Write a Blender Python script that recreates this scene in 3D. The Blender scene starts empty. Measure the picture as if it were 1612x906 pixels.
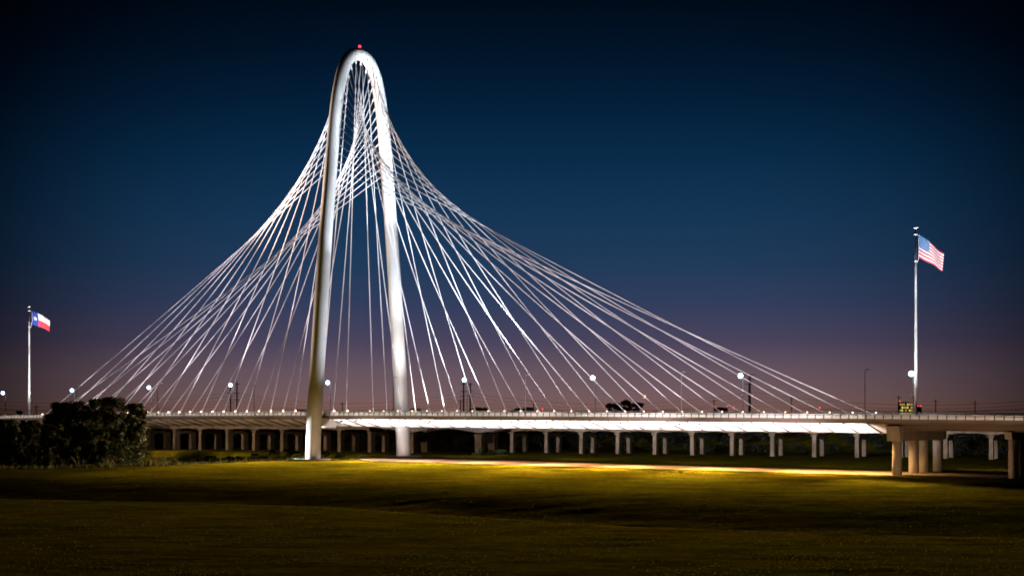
import bpy, math, random
from mathutils import Vector, Matrix, noise
R = math.radians
sc = bpy.context.scene
col = sc.collection
rnd = random.Random(7)

# ------------------------------------------------------------------ camera
CAMZ = 13.5
F = 2170.0                       # focal length in photo pixels (1612 wide)
cd = bpy.data.cameras.new('camera'); cam = bpy.data.objects.new('camera', cd); col.objects.link(cam)
cam.location = (0, 0, CAMZ); cam.rotation_euler = (R(90), 0, 0)
cd.sensor_width = 36; cd.lens = F/1612*36; cd.shift_y = 197/1612
cd.clip_start = 1; cd.clip_end = 20000
sc.camera = cam

# ------------------------------------------------------------------ night sky
w = bpy.data.worlds.new('World'); sc.world = w; w.use_nodes = True
nt = w.node_tree; nt.nodes.clear()
def N(t, typ, **k):
    n = t.nodes.new(typ)
    for a, b in k.items(): setattr(n, a, b)
    return n
def s2l(c):
    return tuple(((v/255)/12.92 if v/255 <= .04045 else ((v/255+.055)/1.055)**2.4) for v in c)
wo = N(nt, 'ShaderNodeOutputWorld'); bg = N(nt, 'ShaderNodeBackground'); tc = N(nt, 'ShaderNodeTexCoord')
sep = N(nt, 'ShaderNodeSeparateXYZ'); nt.links.new(tc.outputs['Generated'], sep.inputs[0])
mp = N(nt, 'ShaderNodeMapRange'); mp.inputs[1].default_value = -.05; mp.inputs[2].default_value = .45
nt.links.new(sep.outputs[2], mp.inputs[0])
ramp = N(nt, 'ShaderNodeValToRGB'); nt.links.new(mp.outputs[0], ramp.inputs[0])
SKY = [(-.05,(40,28,26)),(-.004,(118,82,70)),(.004,(128,95,88)),(.014,(118,93,97)),(.030,(106,87,98)),(.052,(76,70,95)),(.078,(52,64,95)),
       (.105,(34,60,92)),(.14,(22,55,88)),(.18,(10,45,76)),(.215,(4,33,60)),(.25,(2,22,43)),(.285,(1,13,28)),(.36,(1,6,14)),(.45,(1,4,10))]
els = ramp.color_ramp.elements
while len(els) > 1: els.remove(els[-1])
for i, (z, c) in enumerate(SKY):
    p = (z+.05)/.5
    e = els[0] if i == 0 else els.new(p)
    e.position = p; e.color = (*s2l(c), 1)
# lens vignette painted into the sky, brightest at the view centre
az = N(nt, 'ShaderNodeVectorMath', operation='DOT_PRODUCT'); nt.links.new(tc.outputs['Generated'], az.inputs[0])
az.inputs[1].default_value = Vector((.005, 1, .10)).normalized()
m2 = N(nt, 'ShaderNodeMapRange', interpolation_type='SMOOTHSTEP')
m2.inputs[1].default_value = .912; m2.inputs[2].default_value = .993; m2.inputs[3].default_value = .07; m2.inputs[4].default_value = 1.0
nt.links.new(az.outputs['Value'], m2.inputs[0])
mul = N(nt, 'ShaderNodeMix', data_type='RGBA', blend_type='MULTIPLY'); mul.inputs[0].default_value = 1
nt.links.new(ramp.outputs[0], mul.inputs[6]); nt.links.new(m2.outputs[0], mul.inputs[7])
nt.links.new(mul.outputs[2], bg.inputs[0]); bg.inputs[1].default_value = .95
nt.links.new(bg.outputs[0], wo.inputs[0])

vs = sc.view_settings
sc.display_settings.display_device = 'sRGB'
vs.view_transform = 'Standard'; vs.look = 'None'; vs.exposure = 0; vs.gamma = 1; vs.use_curve_mapping = False
sc.render.engine = 'CYCLES'
sc.cycles.use_denoising = True; sc.cycles.filter_width = 1.8
sc.cycles.max_bounces = 4; sc.cycles.sample_clamp_indirect = 3
try: sc.cycles.use_light_tree = True
except Exception: pass

# ------------------------------------------------------------------ frames of reference
ZC = 417.0; XC = -239.6/F*ZC
EX = Vector((.7906, -.6124, 0)).normalized(); EY = Vector((.6124, .7906, 0)).normalized()
MB = Matrix(((EX.x, EY.x, 0, XC), (EX.y, EY.y, 0, ZC), (0, 0, 1, 0), (0, 0, 0, 1)))   # bridge frame
def Bw(X, Y, Z=0): return MB @ Vector((X, Y, Z))
VX = Vector((.89217, -.4517, 0)).normalized(); VY = Vector((.4517, .89217, 0)).normalized()
V0 = Vector(((973.7-806)/F*458, 458, 0))
MV = Matrix(((VX.x, VY.x, 0, V0.x), (VX.y, VY.y, 0, V0.y), (0, 0, 1, 0), (0, 0, 0, 1)))   # viaduct frame
def at(px, d, z=0): return Vector(((px-806)/F*d, d, z))
def zpx(y, d): return CAMZ + (650-y)*d/F

# ------------------------------------------------------------------ lights (lamps of the place and added unseen fills)
def aim(o, tgt):
    o.rotation_euler = (Vector(tgt)-o.location).to_track_quat('-Z', 'Y').to_euler()
def spot(name, loc, tgt, P, colr, ang, blend=.5, size=0.0):
    l = bpy.data.lights.new(name, 'SPOT'); l.energy = P; l.color = colr; l.spot_size = R(ang); l.spot_blend = blend
    l.shadow_soft_size = size
    o = bpy.data.objects.new(name, l); col.objects.link(o); o.location = loc; aim(o, tgt); return o
def area(name, loc, tgt, P, colr, sx, sy, spread=180):
    l = bpy.data.lights.new(name, 'AREA'); l.shape = 'RECTANGLE'; l.size = sx; l.size_y = sy; l.energy = P; l.color = colr; l.spread = R(spread)
    o = bpy.data.objects.new(name, l); col.objects.link(o); o.location = loc; aim(o, tgt); return o
COOL = (.80, .90, 1.0); PINK = (1.0, .86, .93); WARM = (1.0, .62, .24); SOD = (1.0, .55, .12)
K = 1000.0
def deckz(X):
    c = .3-4e-5*X*X if X < 0 else .3-2e-5*X*X
    if X < -200: c = .3-1.6-.008*(-X-200)
    return CAMZ+c
# floodlights for the arch, on the deck on the right hand side
spot('arch_flood_light', Bw(72, 14, 15), Bw(0, -11, 90), 620*K, COOL, 30, .6, 1.4)   # nearer leg
spot('arch_flood_light', Bw(58, 14, 15), Bw(0, -16, 48), 190*K, (.86,.9,1), 44, .9, 1.4)
spot('arch_flood_light', Bw(80, -9, 15), Bw(0, 8, 98), 1500*K, COOL, 24, .7, 1.4)   # farther leg and crown
spot('arch_flood_light', Bw(60, -9, 15), Bw(0, 15, 62), 280*K, COOL, 30, .8, 1.4)
spot('arch_flood_light', Bw(34, -2, 15), Bw(0, 17, 40), 90*K, (1,.97,.95), 40, .9, 1.4)
spot('arch_flood_light', Bw(30, -6, 15), Bw(0, 18, 26), 34*K, (1,.86,.76), 40, .9, 1.4)
spot('arch_flood_light', Bw(-60, -30, 15), Bw(0, -16, 62), 260*K, (1,.72,.52), 66, .8, 1.4)  # this and the next: warm fill added from the left, off the deck
spot('arch_flood_light', Bw(-62, -34, 15), Bw(0, -8, 110), 1300*K, (1,.74,.55), 34, .7, 1.4)
# unseen fills added to brighten the cables, without fixtures
for X0, Y0, Z0, tx, tz, P, a in ((26,-12,13.6,14,88,44,56),(58,-12,13.6,40,70,74,64),(92,-45,4,66,48,220,60),(128,-50,4,100,36,190,58),(162,-50,4,136,22,110,56),
                            (-20,-12,13.6,-18,90,110,50),(-50,-12,13.6,-42,72,110,60),(-80,-12,13.6,-68,52,60,70),(-110,-12,13.6,-96,38,28,76),(-140,-12,13.4,-126,28,12,80)):
    spot('cable_fill_light', Bw(X0, Y0, Z0), Bw(tx, 0, tz), P*K*(.85 if X0 > 0 else 1.15), PINK, a, .9, 1.2)
for X0 in (-164,-148,-132,-116,-100,-84,-68,-52,-36,-20,-7,7,20,36,52,68,84,100,116,132,148,164):
    spot('cable_fill_light', Bw(X0, -9, 13.5), Bw(X0, 0, 19), 2.3*K, PINK, 150, 1, 1.2)
# foot of the arch
spot('leg_flood_light', Bw(-9.5, -27.5, .6), Bw(-.6, -19.6, 4.2), 34*K, (1,1,.94), 62, .35)
spot('leg_flood_light', Bw(11, 8, 1.0), Bw(0, 19.2, 9), 3.5*K, (1,.72,.62), 70, .6)
spot('leg_flood_light', Bw(12, -30, 1.0), Bw(0, -19.2, 9), 2.6*K, (1,.66,.42), 60, .8)
# strip lights under the edge of the deck that wash its soffit
for i in range(29):
    X = 5.7*i+5.2
    area('soffit_strip_light', Bw(X, -18.5, deckz(X)-4.4), Bw(X, -10, deckz(X)-3.1), 1500 if i > 1 else 600, (1,.95,.95), 5.4, .25, 54)
for i in range(-6, 0):  # fill added left of the arch, where the soffit has no lamps
    X = 28*i+12
    area('soffit_strip_light', Bw(X, -18.5, deckz(X)-4.6), Bw(X, -10, deckz(X)-3.1), 190, (1,.72,.46), 27, .25, 70)
for i in range(-8, 8):  # unseen fill strips added outside the deck to brighten the railing
    X = 28*i+14
    area('railing_fill_light', Bw(X, -18.2, deckz(X)-1.4), Bw(X, -15, deckz(X)-.35), 170 if X < 175 else 60, (1,.87,.80), 27.5, .2, 60)
# unseen warm fills added along the deck edge to brighten the lawn
for X, P, c in ((-66,34,WARM),(-34,60,WARM),(-20,110,(1,.66,.38)),(22,150,(1,.69,.32)),(48,170,(1,.70,.22)),(76,180,(1,.66,.18)),(104,180,(1,.62,.16)),(132,140,SOD),(158,60,SOD)):
    spot('lawn_fill_light', Bw(X, -15.6, 11.3), Bw(X, -40, 0), P*K*1.55, c, 122, 1)
for X, tx, ty, P in ((-60,-75,205,2000),(-25,-45,185,2400),(25,-15,172,2600),(70,12,160,2400),(115,40,150,2200),(160,66,150,1100)):  # far-throw fills added to brighten the foreground grass
    spot('lawn_fill_light', Bw(X, -15.6, 11.2), (tx, ty, 0), P*K*.78, (1,.66,.26), 44, 1)
for X, P, c in ((10,10,(1,.66,.56)),(32,13,(1,.62,.44)),(54,20,(1,.56,.28)),(78,30,(1,.52,.18)),(102,40,SOD),(126,50,SOD),(150,50,SOD),(166,26,SOD)):
    spot('path_flood_light', Bw(X, -12, 9.0), Bw(X+1, -11, 0), P*K*(1.9 if X < 90 else 1.25), (c[0], c[1]*1.08, c[2]+.10), 144, .9)
spot('pier_fill_light', Bw(196, -64, 3), Bw(180, -12, 9), 38*K, (1,.62,.34), 66, .8)  # unseen fill added out on the lawn to brighten the end pier
# unseen fills added under the far deck edge to brighten bank and old viaduct
for X, P in ((-130,26),(-95,26),(-60,26),(-25,20),(20,20),(60,26),(100,30),(140,30),(180,44),(215,30)):
    spot('bank_fill_light', Bw(X, 15.8, 10.4), Bw(X+3, 62, -2), P*K*(1 if X < 0 else .6 if X < 80 else .28), (1,.70,.42), 104, .9)

# ------------------------------------------------------------------ materials
def mat(name, base, rough=.7, metal=0, var=.25, scale=2.0, col2=None, bump=0, stretch=(1,1,1), detail=6, spec=.4):
    m = bpy.data.materials.new(name); m.use_nodes = True; t = m.node_tree; b = t.nodes['Principled BSDF']
    b.inputs['Roughness'].default_value = rough; b.inputs['Metallic'].default_value = metal
    b.inputs['Specular IOR Level'].default_value = spec
    tcn = N(t, 'ShaderNodeTexCoord'); mpn = N(t, 'ShaderNodeMapping'); mpn.inputs['Scale'].default_value = stretch
    t.links.new(tcn.outputs['Object'], mpn.inputs[0])
    nz = N(t, 'ShaderNodeTexNoise'); nz.inputs['Scale'].default_value = scale; nz.inputs['Detail'].default_value = detail
    t.links.new(mpn.outputs[0], nz.inputs[0])
    mr = N(t, 'ShaderNodeMapRange'); mr.inputs[1].default_value = .32; mr.inputs[2].default_value = .68
    t.links.new(nz.outputs[0], mr.inputs[0])
    mx = N(t, 'ShaderNodeMix', data_type='RGBA'); c2 = col2 or tuple(v*(1-var) for v in base)
    mx.inputs[6].default_value = (*base, 1); mx.inputs[7].default_value = (*c2, 1)
    t.links.new(mr.outputs[0], mx.inputs[0]); t.links.new(mx.outputs[2], b.inputs['Base Color'])
    if bump:
        bp = N(t, 'ShaderNodeBump'); bp.inputs['Strength'].default_value = bump; bp.inputs['Distance'].default_value = .05
        t.links.new(nz.outputs[0], bp.inputs['Height']); t.links.new(bp.outputs[0], b.inputs['Normal'])
    return m
def emis(name, c, s):
    m = bpy.data.materials.new(name); m.use_nodes = True; b = m.node_tree.nodes['Principled BSDF']
    b.inputs['Base Color'].default_value = (*c, 1); b.inputs['Emission Color'].default_value = (*c, 1); b.inputs['Emission Strength'].default_value = s
    return m
M = {}
M['arch'] = mat('arch_paint', (.78,.78,.78), .35, var=.06, scale=.35, spec=.5)
M['cable'] = mat('cable_sheath', (.80,.78,.80), .45, var=.05, scale=.3)
M['deck'] = mat('deck_concrete', (.36,.32,.29), .85, var=.35, scale=.6, stretch=(.25,1,1.6), bump=.1)
M['asphalt'] = mat('road_asphalt', (.055,.054,.053), .9, var=.3, scale=1.5)
M['rail'] = mat('railing_metal', (.62,.60,.56), .45, metal=.1, var=.15, scale=.8)
M['fascia'] = mat('fascia_concrete', (.19,.135,.10), .85, var=.4, scale=.4, stretch=(.3,1,2), bump=.1)
M['soffit'] = mat('box_girder_paint', (.66,.60,.56), .5, var=.14, scale=.5, stretch=(.4,1,1))
M['pier'] = mat('pier_concrete', (.40,.34,.28), .85, var=.35, scale=.5, stretch=(1.2,1.2,.35), bump=.15)
M['via'] = mat('aged_viaduct_concrete', (.22,.165,.12), .9, var=.6, scale=.55, stretch=(1,1,.55), bump=.3, col2=(.11,.085,.065))
M['steel'] = mat('weathered_girder_paint', (.44,.42,.47), .7, var=.5, scale=.7, stretch=(1,1,.3))
M['grey'] = mat('galvanised_steel', (.42,.42,.43), .5, metal=.3, var=.2, scale=2)
M['dark'] = mat('dark_pole_steel', (.06,.055,.06), .7, var=.3, scale=1)
M['wood'] = mat('pole_timber', (.07,.05,.04), .9, var=.4, scale=1)
M['wire'] = mat('wire_black', (.03,.028,.03), .7)
M['white'] = mat('white_pole_paint', (.8,.8,.8), .4, var=.08, scale=.6)
M['bark'] = mat('bark', (.12,.09,.07), .95, var=.5, scale=3, bump=.4)
M['deadwood'] = mat('dead_wood', (.34,.30,.26), .9)
M['leaf'] = mat('leaf_green', (.024,.042,.012), .7, var=.6, scale=.45, col2=(.040,.052,.014))
M['leafd'] = mat('leaf_dark', (.010,.014,.007), .8, var=.5, scale=.3)
M['shrub'] = mat('shrub_green', (.06,.10,.025), .7, var=.6, scale=.5, col2=(.035,.05,.02))
M['weed'] = mat('weed_yellow_green', (.13,.13,.035), .8, var=.5, scale=.8)
M['water'] = mat('river_water', (.01,.012,.012), .08, var=.2, scale=.3)
M['lamp'] = emis('lamp_white_glow', (.50,.76,1.0), 14)
M['lampw'] = emis('uplight_glow', (1.0,.62,.42), 9)
M['red'] = emis('red_beacon_glow', (1.0,.03,.05), 4)
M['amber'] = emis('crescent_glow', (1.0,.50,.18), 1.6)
M['wall'] = mat('office_wall', (.05,.045,.04), .8)
M['bwall'] = mat('low_building_wall', (.16,.06,.04), .9)
M['win'] = emis('lit_window', (.95,.62,.10), .5)
M['winw'] = emis('bright_window', (1,.9,.35), .75)
M['fwhite'] = mat('flag_white', (.82,.80,.82), .8, var=.08); M['fred'] = mat('flag_red', (.60,.05,.08), .8, var=.1)
M['fblue'] = mat('flag_blue', (.012,.05,.30), .8, var=.1); M['fblue2'] = mat('flag_canton_blue', (.01,.15,.40), .8, var=.1)
M['dirt'] = mat('path_dirt', (.36,.25,.15), .95, var=.35, scale=.22, stretch=(.35,1.6,1), bump=.3, detail=8)

# grass: mown turf with straw patches and mowing streaks that run with the bridge
def grass_mat():
    m = bpy.data.materials.new('mown_grass'); m.use_nodes = True; t = m.node_tree; b = t.nodes['Principled BSDF']
    b.inputs['Roughness'].default_value = 1; b.inputs['Specular IOR Level'].default_value = 0
    g = N(t, 'ShaderNodeTexCoord')
    def nz(scale, st=(1,1,1), rot=0, det=5, ro=.55, lo=.4, hi=.6):
        mpn = N(t, 'ShaderNodeMapping'); mpn.inputs['Scale'].default_value = st; mpn.inputs['Rotation'].default_value = (0,0,rot)
        t.links.new(g.outputs['Object'], mpn.inputs[0])
        n = N(t, 'ShaderNodeTexNoise'); n.inputs['Scale'].default_value = scale; n.inputs['Detail'].default_value = det; n.inputs['Roughness'].default_value = ro
        t.links.new(mpn.outputs[0], n.inputs[0])
        r = N(t, 'ShaderNodeMapRange'); r.inputs[1].default_value = lo; r.inputs[2].default_value = hi; t.links.new(n.outputs[0], r.inputs[0]); return n, r
    def mix(fac, ca, cb, k=1.0, blend='MIX'):
        x = N(t, 'ShaderNodeMix', data_type='RGBA', blend_type=blend)
        if fac is None: x.inputs[0].default_value = 1
        else:
            q = N(t, 'ShaderNodeMath', operation='MULTIPLY'); q.inputs[1].default_value = k; t.links.new(fac, q.inputs[0]); t.links.new(q.outputs[0], x.inputs[0])
        for i, c in ((6, ca), (7, cb)):
            if isinstance(c, tuple): x.inputs[i].default_value = (*c, 1)
            else: t.links.new(c, x.inputs[i])
        return x.outputs[2]
    big = nz(.028, (.6,1.5,1), R(25))[1].outputs[0]
    patch = nz(.13, (.7,1.2,1), R(30), 7, .62, .42, .58)[1].outputs[0]
    streak = nz(.26, (.34,1.3,1), R(33), 6, .65, .42, .60)[1].outputs[0]
    fine = nz(.9, (.7,1.2,1), 0, 8, .75, .36, .66)[1]
    fine.inputs[3].default_value = .5; fine.inputs[4].default_value = 1.45
    c = mix(big, (.054,.064,.004), (.090,.070,.005))
    c = mix(patch, c, (.030,.026,.002), .9)
    c = mix(streak, c, (.100,.088,.006), .7)
    c = mix(None, c, fine.outputs[0], 1, 'MULTIPLY')
    t.links.new(c, b.inputs['Base Color'])
    bp = N(t, 'ShaderNodeBump'); bp.inputs['Strength'].default_value = .75; bp.inputs['Distance'].default_value = .14
    t.links.new(nz(1.8, (1,1,1), 0, 8, .8)[0].outputs[0], bp.inputs['Height']); t.links.new(bp.outputs[0], b.inputs['Normal'])
    return m
M['grass'] = grass_mat()

# ------------------------------------------------------------------ helpers
class MBd:
    def __init__(s): s.v = []; s.f = []; s.mi = []; s.cur = 0; s.sm = []
    def add(s, vs_, fs, smooth=False):
        o = len(s.v); s.v += [tuple(p) for p in vs_]
        for f in fs: s.f.append(tuple(i+o for i in f)); s.mi.append(s.cur); s.sm.append(smooth)
    def box(s, x0, x1, y0, y1, z0, z1, bev=0):
        s.add([(x0,y0,z0),(x1,y0,z0),(x1,y1,z0),(x0,y1,z0),(x0,y0,z1),(x1,y0,z1),(x1,y1,z1),(x0,y1,z1)],
              [(0,3,2,1),(4,5,6,7),(0,1,5,4),(1,2,6,5),(2,3,7,6),(3,0,4,7)])
    def tube(s, pts, rad, n=12, caps=True):
        pts = [Vector(p) for p in pts]; rad = rad if hasattr(rad, '__len__') else [rad]*len(pts)
        vs_ = []; up = None
        for i, p in enumerate(pts):
            d = (pts[min(i+1, len(pts)-1)]-pts[max(i-1, 0)]).normalized()
            if up is None: up = Vector((0,0,1)) if abs(d.z) < .9 else Vector((1,0,0))
            a = d.cross(up).normalized(); up = a.cross(d).normalized()
            for k in range(n):
                q = 2*math.pi*k/n; vs_.append(p+(a*math.cos(q)+up*math.sin(q))*rad[i])
        fs = [(i*n+k, i*n+(k+1) % n, (i+1)*n+(k+1) % n, (i+1)*n+k) for i in range(len(pts)-1) for k in range(n)]
        if caps: fs += [tuple(range(n-1, -1, -1)), tuple((len(pts)-1)*n+k for k in range(n))]
        s.add(vs_, fs, True)
    def prism(s, poly, a0, a1, axis='x'):
        n = len(poly)
        def P(u, v, a): return (a,u,v) if axis == 'x' else ((u,a,v) if axis == 'y' else (u,v,a))
        vs_ = [P(u,v,a0) for u,v in poly]+[P(u,v,a1) for u,v in poly]
        s.add(vs_, [tuple(range(n-1,-1,-1)), tuple(range(n,2*n))]+[(i,(i+1)%n,n+(i+1)%n,n+i) for i in range(n)])
    def sweep(s, secs, closed=True):
        n = len(secs[0]); vs_ = [p for q in secs for p in q]
        fs = [(i*n+k, i*n+(k+1)%n, (i+1)*n+(k+1)%n, (i+1)*n+k) for i in range(len(secs)-1) for k in range(n)]
        fs += [tuple(range(n-1,-1,-1)), tuple((len(secs)-1)*n+k for k in range(n))]
        s.add(vs_, fs)
    def ball(s, c, r, n=8):
        c = Vector(c); pts = [c+Vector((0,0,-r*math.cos(math.pi*i/n))) for i in range(n+1)]
        s.tube(pts, [max(.001, r*math.sin(math.pi*i/n)) for i in range(n+1)], n*2)
    def obj(s, name, mats, parent=None, **pr):
        me = bpy.data.meshes.new(name); me.from_pydata(s.v, [], s.f)
        mats = mats if isinstance(mats, (list, tuple)) else [mats]
        for m in mats: me.materials.append(M[m])
        me.polygons.foreach_set('material_index', s.mi); me.polygons.foreach_set('use_smooth', s.sm)
        me.update()
        import bmesh
        if len(s.f) < 4000:
            bm = bmesh.new(); bm.from_mesh(me); bmesh.ops.recalc_face_normals(bm, faces=bm.faces); bm.to_mesh(me); bm.free()
        o = bpy.data.objects.new(name, me); col.objects.link(o); o.parent = parent
        for k_, v_ in pr.items(): o[k_] = v_
        return o
def empty(name, loc=(0,0,0), rz=0, parent=None, **pr):
    o = bpy.data.objects.new(name, None); col.objects.link(o); o.location = loc; o.rotation_euler = (0,0,rz); o.parent = parent
    o.empty_display_size = .5
    for k_, v_ in pr.items(): o[k_] = v_
    return o
def kids(o): return [c for c in allobj if c.parent == o]
def copy_tree(o, parent=None):
    c = o.copy(); col.objects.link(c); c.parent = parent
    for ch in [x for x in sc.objects if x.parent == o]: copy_tree(ch, c)
    return c
def tag(o, label=None, category=None, group=None, kind=None):
    for k_, v_ in (('label',label),('category',category),('group',group),('kind',kind)):
        if v_: o[k_] = v_
    return o
def sstep(a, b, x):
    t = max(0, min(1, (x-a)/(b-a))); return t*t*(3-2*t)
def lerp_tab(tab, x):
    if x <= tab[0][0]: (x0,y0),(x1,y1) = tab[0],tab[1]
    elif x >= tab[-1][0]: (x0,y0),(x1,y1) = tab[-2],tab[-1]
    else:
        for (x0,y0),(x1,y1) in zip(tab, tab[1:]):
            if x0 <= x <= x1: break
    return y0+(y1-y0)*(x-x0)/(x1-x0)

# ------------------------------------------------------------------ ground
CREST = [(-81.7,220),(-55,208),(-24.8,195),(-8.8,181),(14.8,165),(55.7,150),(90,142)]
BI = MB.inverted(); VI = MV.inverted()
def lawn_edge(x):      # depth at which the lawn falls to the river bottom, by x
    return lerp_tab([(-200,322),(-125,337),(-110,341),(-85,366),(-61,405),(-34,433),(-12,440),(0,448)], x)
def height(x, y):
    h = 0.0
    yc = lerp_tab(CREST, max(-400, min(400, x)))
    d = y-yc+2.5*math.sin(x*.05)
    if 0 < d < 76:
        h -= 3.3*sstep(0, 10, d)*(1-sstep(18, 76, d))
    if d <= 0: h -= .35*sstep(-2, -60, d) if False else 0
    v = VI @ Vector((x, y, 0))
    if y > 200:
        e = lawn_edge(x)
        side = 1-sstep(-14, 0, x)                 # river bottom lies to the left
        dd = y-e
        if dd > 0 and side > 0:
            back = 1-sstep(-27, -20, v.y)            # comes up again before the viaduct
            h -= 4.0*side*sstep(0, 26, dd)*back
        if side > 0: h -= .7*side*sstep(-27, -20, v.y)
    # far levee
    h += 12.2*sstep(44, 84, v.y+ .02*v.x)*(1-.45*sstep(140, 200, v.y))
    return h
def axis(lo, hi, step, far_lo, far_hi):
    a = []; x = lo
    while x <= hi: a.append(x); x += step
    st = step; x = lo
    pre = []
    while x > far_lo: st *= 1.35; x -= st; pre.append(x)
    st = step; x = a[-1]
    while x < far_hi: st *= 1.35; x += st; a.append(x)
    return pre[::-1]+a
xs = axis(-190, 250, 1.6, -7000, 7000); ys = axis(96, 600, 1.3, -500, 9000)
verts = []
for y in ys:
    for x in xs:
        h = height(x, y)
        if -190 <= x <= 250 and 96 <= y <= 600:
            p = Vector((x, y, 0))
            h += .06*noise.noise(p*.03) + .03*noise.noise(Vector((x*.10+7, y*.22, 1))) + .02*noise.noise(p*.6)
        verts.append((x, y, h))
nx = len(xs)
faces = [(j*nx+i, j*nx+i+1, (j+1)*nx+i+1, (j+1)*nx+i) for j in range(len(ys)-1) for i in range(nx-1)]
me = bpy.data.meshes.new('ground'); me.from_pydata(verts, [], faces); me.materials.append(M['grass'])
me.polygons.foreach_set('use_smooth', [True]*len(faces))
o = bpy.data.objects.new('ground', me); col.objects.link(o); tag(o, 'mown grass floodplain with a shallow ditch across it', 'ground', kind='structure')

# worn dirt path under the bridge, ragged edges
b = MBd(); rows = []
X = 4.0
while X < 196:
    n1 = noise.noise(Vector((X*.06, 1, 0)))+.5*noise.noise(Vector((X*.3, 4, 0))); n2 = noise.noise(Vector((X*.05, 9, 0)))+.5*noise.noise(Vector((X*.35, 14, 0)))
    k_ = sstep(2, 22, X)
    lo = -9-8.0*k_+3.0*n1+(4*sstep(60,150,X)); hi = -6+15*k_+3.0*n2-3*sstep(60,110,X)
    rows.append((X, lo, hi)); X += 1.2
for X, lo, hi in rows:
    for q in range(9):
        Y = lo+(hi-lo)*q/8; p = Bw(X, Y, 0)
        x, y = p.x, p.y
        h = height(x, y)+.06*noise.noise(Vector((x, y, 0))*.03)+.03*noise.noise(Vector((x*.10+7, y*.22, 1)))+.035
        b.v.append((x, y, h+(.02 if 0 < q < 8 else -.05)))
for i in range(len(rows)-1):
    for q in range(8):
        b.f.append((i*9+q, i*9+q+1, (i+1)*9+q+1, (i+1)*9+q)); b.mi.append(0); b.sm.append(True)
tag(b.obj('path', 'dirt'), 'worn dirt path under the bridge', 'path', kind='structure')

# river
b = MBd(); L0 = [Bw(-320, -30, -3.3), Bw(-28, -6, -3.3), (V0+VX*-50+VY*-16), (V0+VX*-400+VY*-18)]
b.add([(p.x, p.y, -3.3) for p in L0], [(0,1,2,3)])
tag(b.obj('river', 'water'), 'dark river water in the low ground', 'river', kind='structure')

# concrete pads round the arch feet
for Y, lab in ((-19.6, 'round concrete pad at the foot of the nearer arch leg'), (19.4, 'round concrete pad at the foot of the farther arch leg')):
    b = MBd(); c = Bw(0, Y, 0); b.tube([(c.x, c.y, -.3), (c.x, c.y, .22)], 5.2 if Y < 0 else 6.0, 32)
    tag(b.obj('footing_pad', 'pier'), lab, 'footing', 'pads at the feet of the arch')

# ------------------------------------------------------------------ cable-stayed bridge
bridge = empty('cable_stayed_bridge', (XC, ZC, 0), math.atan2(EX.y, EX.x), label='white cable stayed bridge with one tall slender arch and a fan of lit cables', category='bridge')
ARCH = [(0,19.6),(12,18.95),(22,18.2),(31,17.4),(48,16.0),(65,14.5),(84,12.5),(97,11.0),(106,9.7),(112,8.35),(116.5,6.8),(119.6,4.9),(121.4,2.6),(121.9,0)]
def catmull(pts, n=6):
    out = []
    P = [pts[0]]+pts+[pts[-1]]
    for i in range(1, len(P)-2):
        p0,p1,p2,p3 = [Vector(q) for q in P[i-1:i+3]]
        for k in range(n):
            t = k/n; out.append(.5*((2*p1)+(p2-p0)*t+(2*p0-5*p1+4*p2-p3)*t*t+(3*p1-p0-3*p2+p3)*t**3))
    out.append(Vector(P[-2])); return out
full = [(0,-y,z) for z,y in ARCH]+[(0,y,z) for z,y in ARCH[-2::-1]]
pa = catmull(full, 7)
pa[0] = Vector((0,-19.6,-.4)); pa[-1] = Vector((0,19.6,-.4))
b = MBd(); b.tube(pa, [2.25-.45*max(0, p.z)/122 for p in pa], 40)
arch = b.obj('arch', 'arch', bridge)
b = MBd(); b.ball((0,0,124.3), .42, 8); b2 = MBd(); b2.tube([(0,0,123.5),(0,0,124)], .25, 10)
mast = b2.obj('beacon_stand', 'grey', arch); b.obj('beacon', 'red', arch)

# arc table down from the crown, near side (-1) and far side (+1)
half = [p for p in pa if p.y <= 0][::-1]
arc = [0.0]
for p, q in zip(half, half[1:]): arc.append(arc[-1]+(q-p).length)
def on_arch(s, side):
    for i in range(len(arc)-1):
        if arc[i] <= s <= arc[i+1]:
            p = half[i].lerp(half[i+1], (s-arc[i])/(arc[i+1]-arc[i])); break
    else: p = half[-1]
    return Vector((0, side*abs(p.y), p.z))
slow = next(arc[i] for i in range(len(half)) if half[i].z < 87)
for n in range(1, 30):
    side = -1 if n % 2 else 1
    u = (n-.4)/28.6
    s = slow*(1-((1-u)*.86+.14*(1-u)**2))
    top = on_arch(s, side)
    for sg in (-1, 1):
        X = 5.7*n*sg
        base = Vector((X, 0, deckz(X)-.9))
        t = top.copy(); t.x += sg*1.2; t.y -= side*.7; t.z -= .5
        pts = []
        L = (t-base).length
        for k in range(9):
            q = k/8; p = base.lerp(t, q); p.z -= 4*q*(1-q)*L*.004; pts.append(p)
        b = MBd(); b.tube(pts, .118, 8)
        d = (pts[1]-pts[0]).normalized(); b.tube([base-d*.2, base+d*2.2, base+d*2.3], [.24,.24,.14], 10)
        b.tube([t-(pts[-1]-pts[-2]).normalized()*1.8, t], [.2,.2], 8)
        cb = b.obj('cable', 'cable', bridge)
        b = MBd(); e = base+Vector((-1.1*sg, -.5, 0)); b.box(e.x-.08,e.x+.08,e.y-.08,e.y+.08,e.z-.1,e.z+.95)
        b.box(e.x-.26,e.x+.26,e.y-.22,e.y+.22,e.z+.95,e.z+1.2); b.cur = 1; b.ball((e.x,e.y,e.z+1.28), .24 if sg < 0 else .14, 5)
        b.obj('uplight', ['grey','lampw'], cb)

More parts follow.
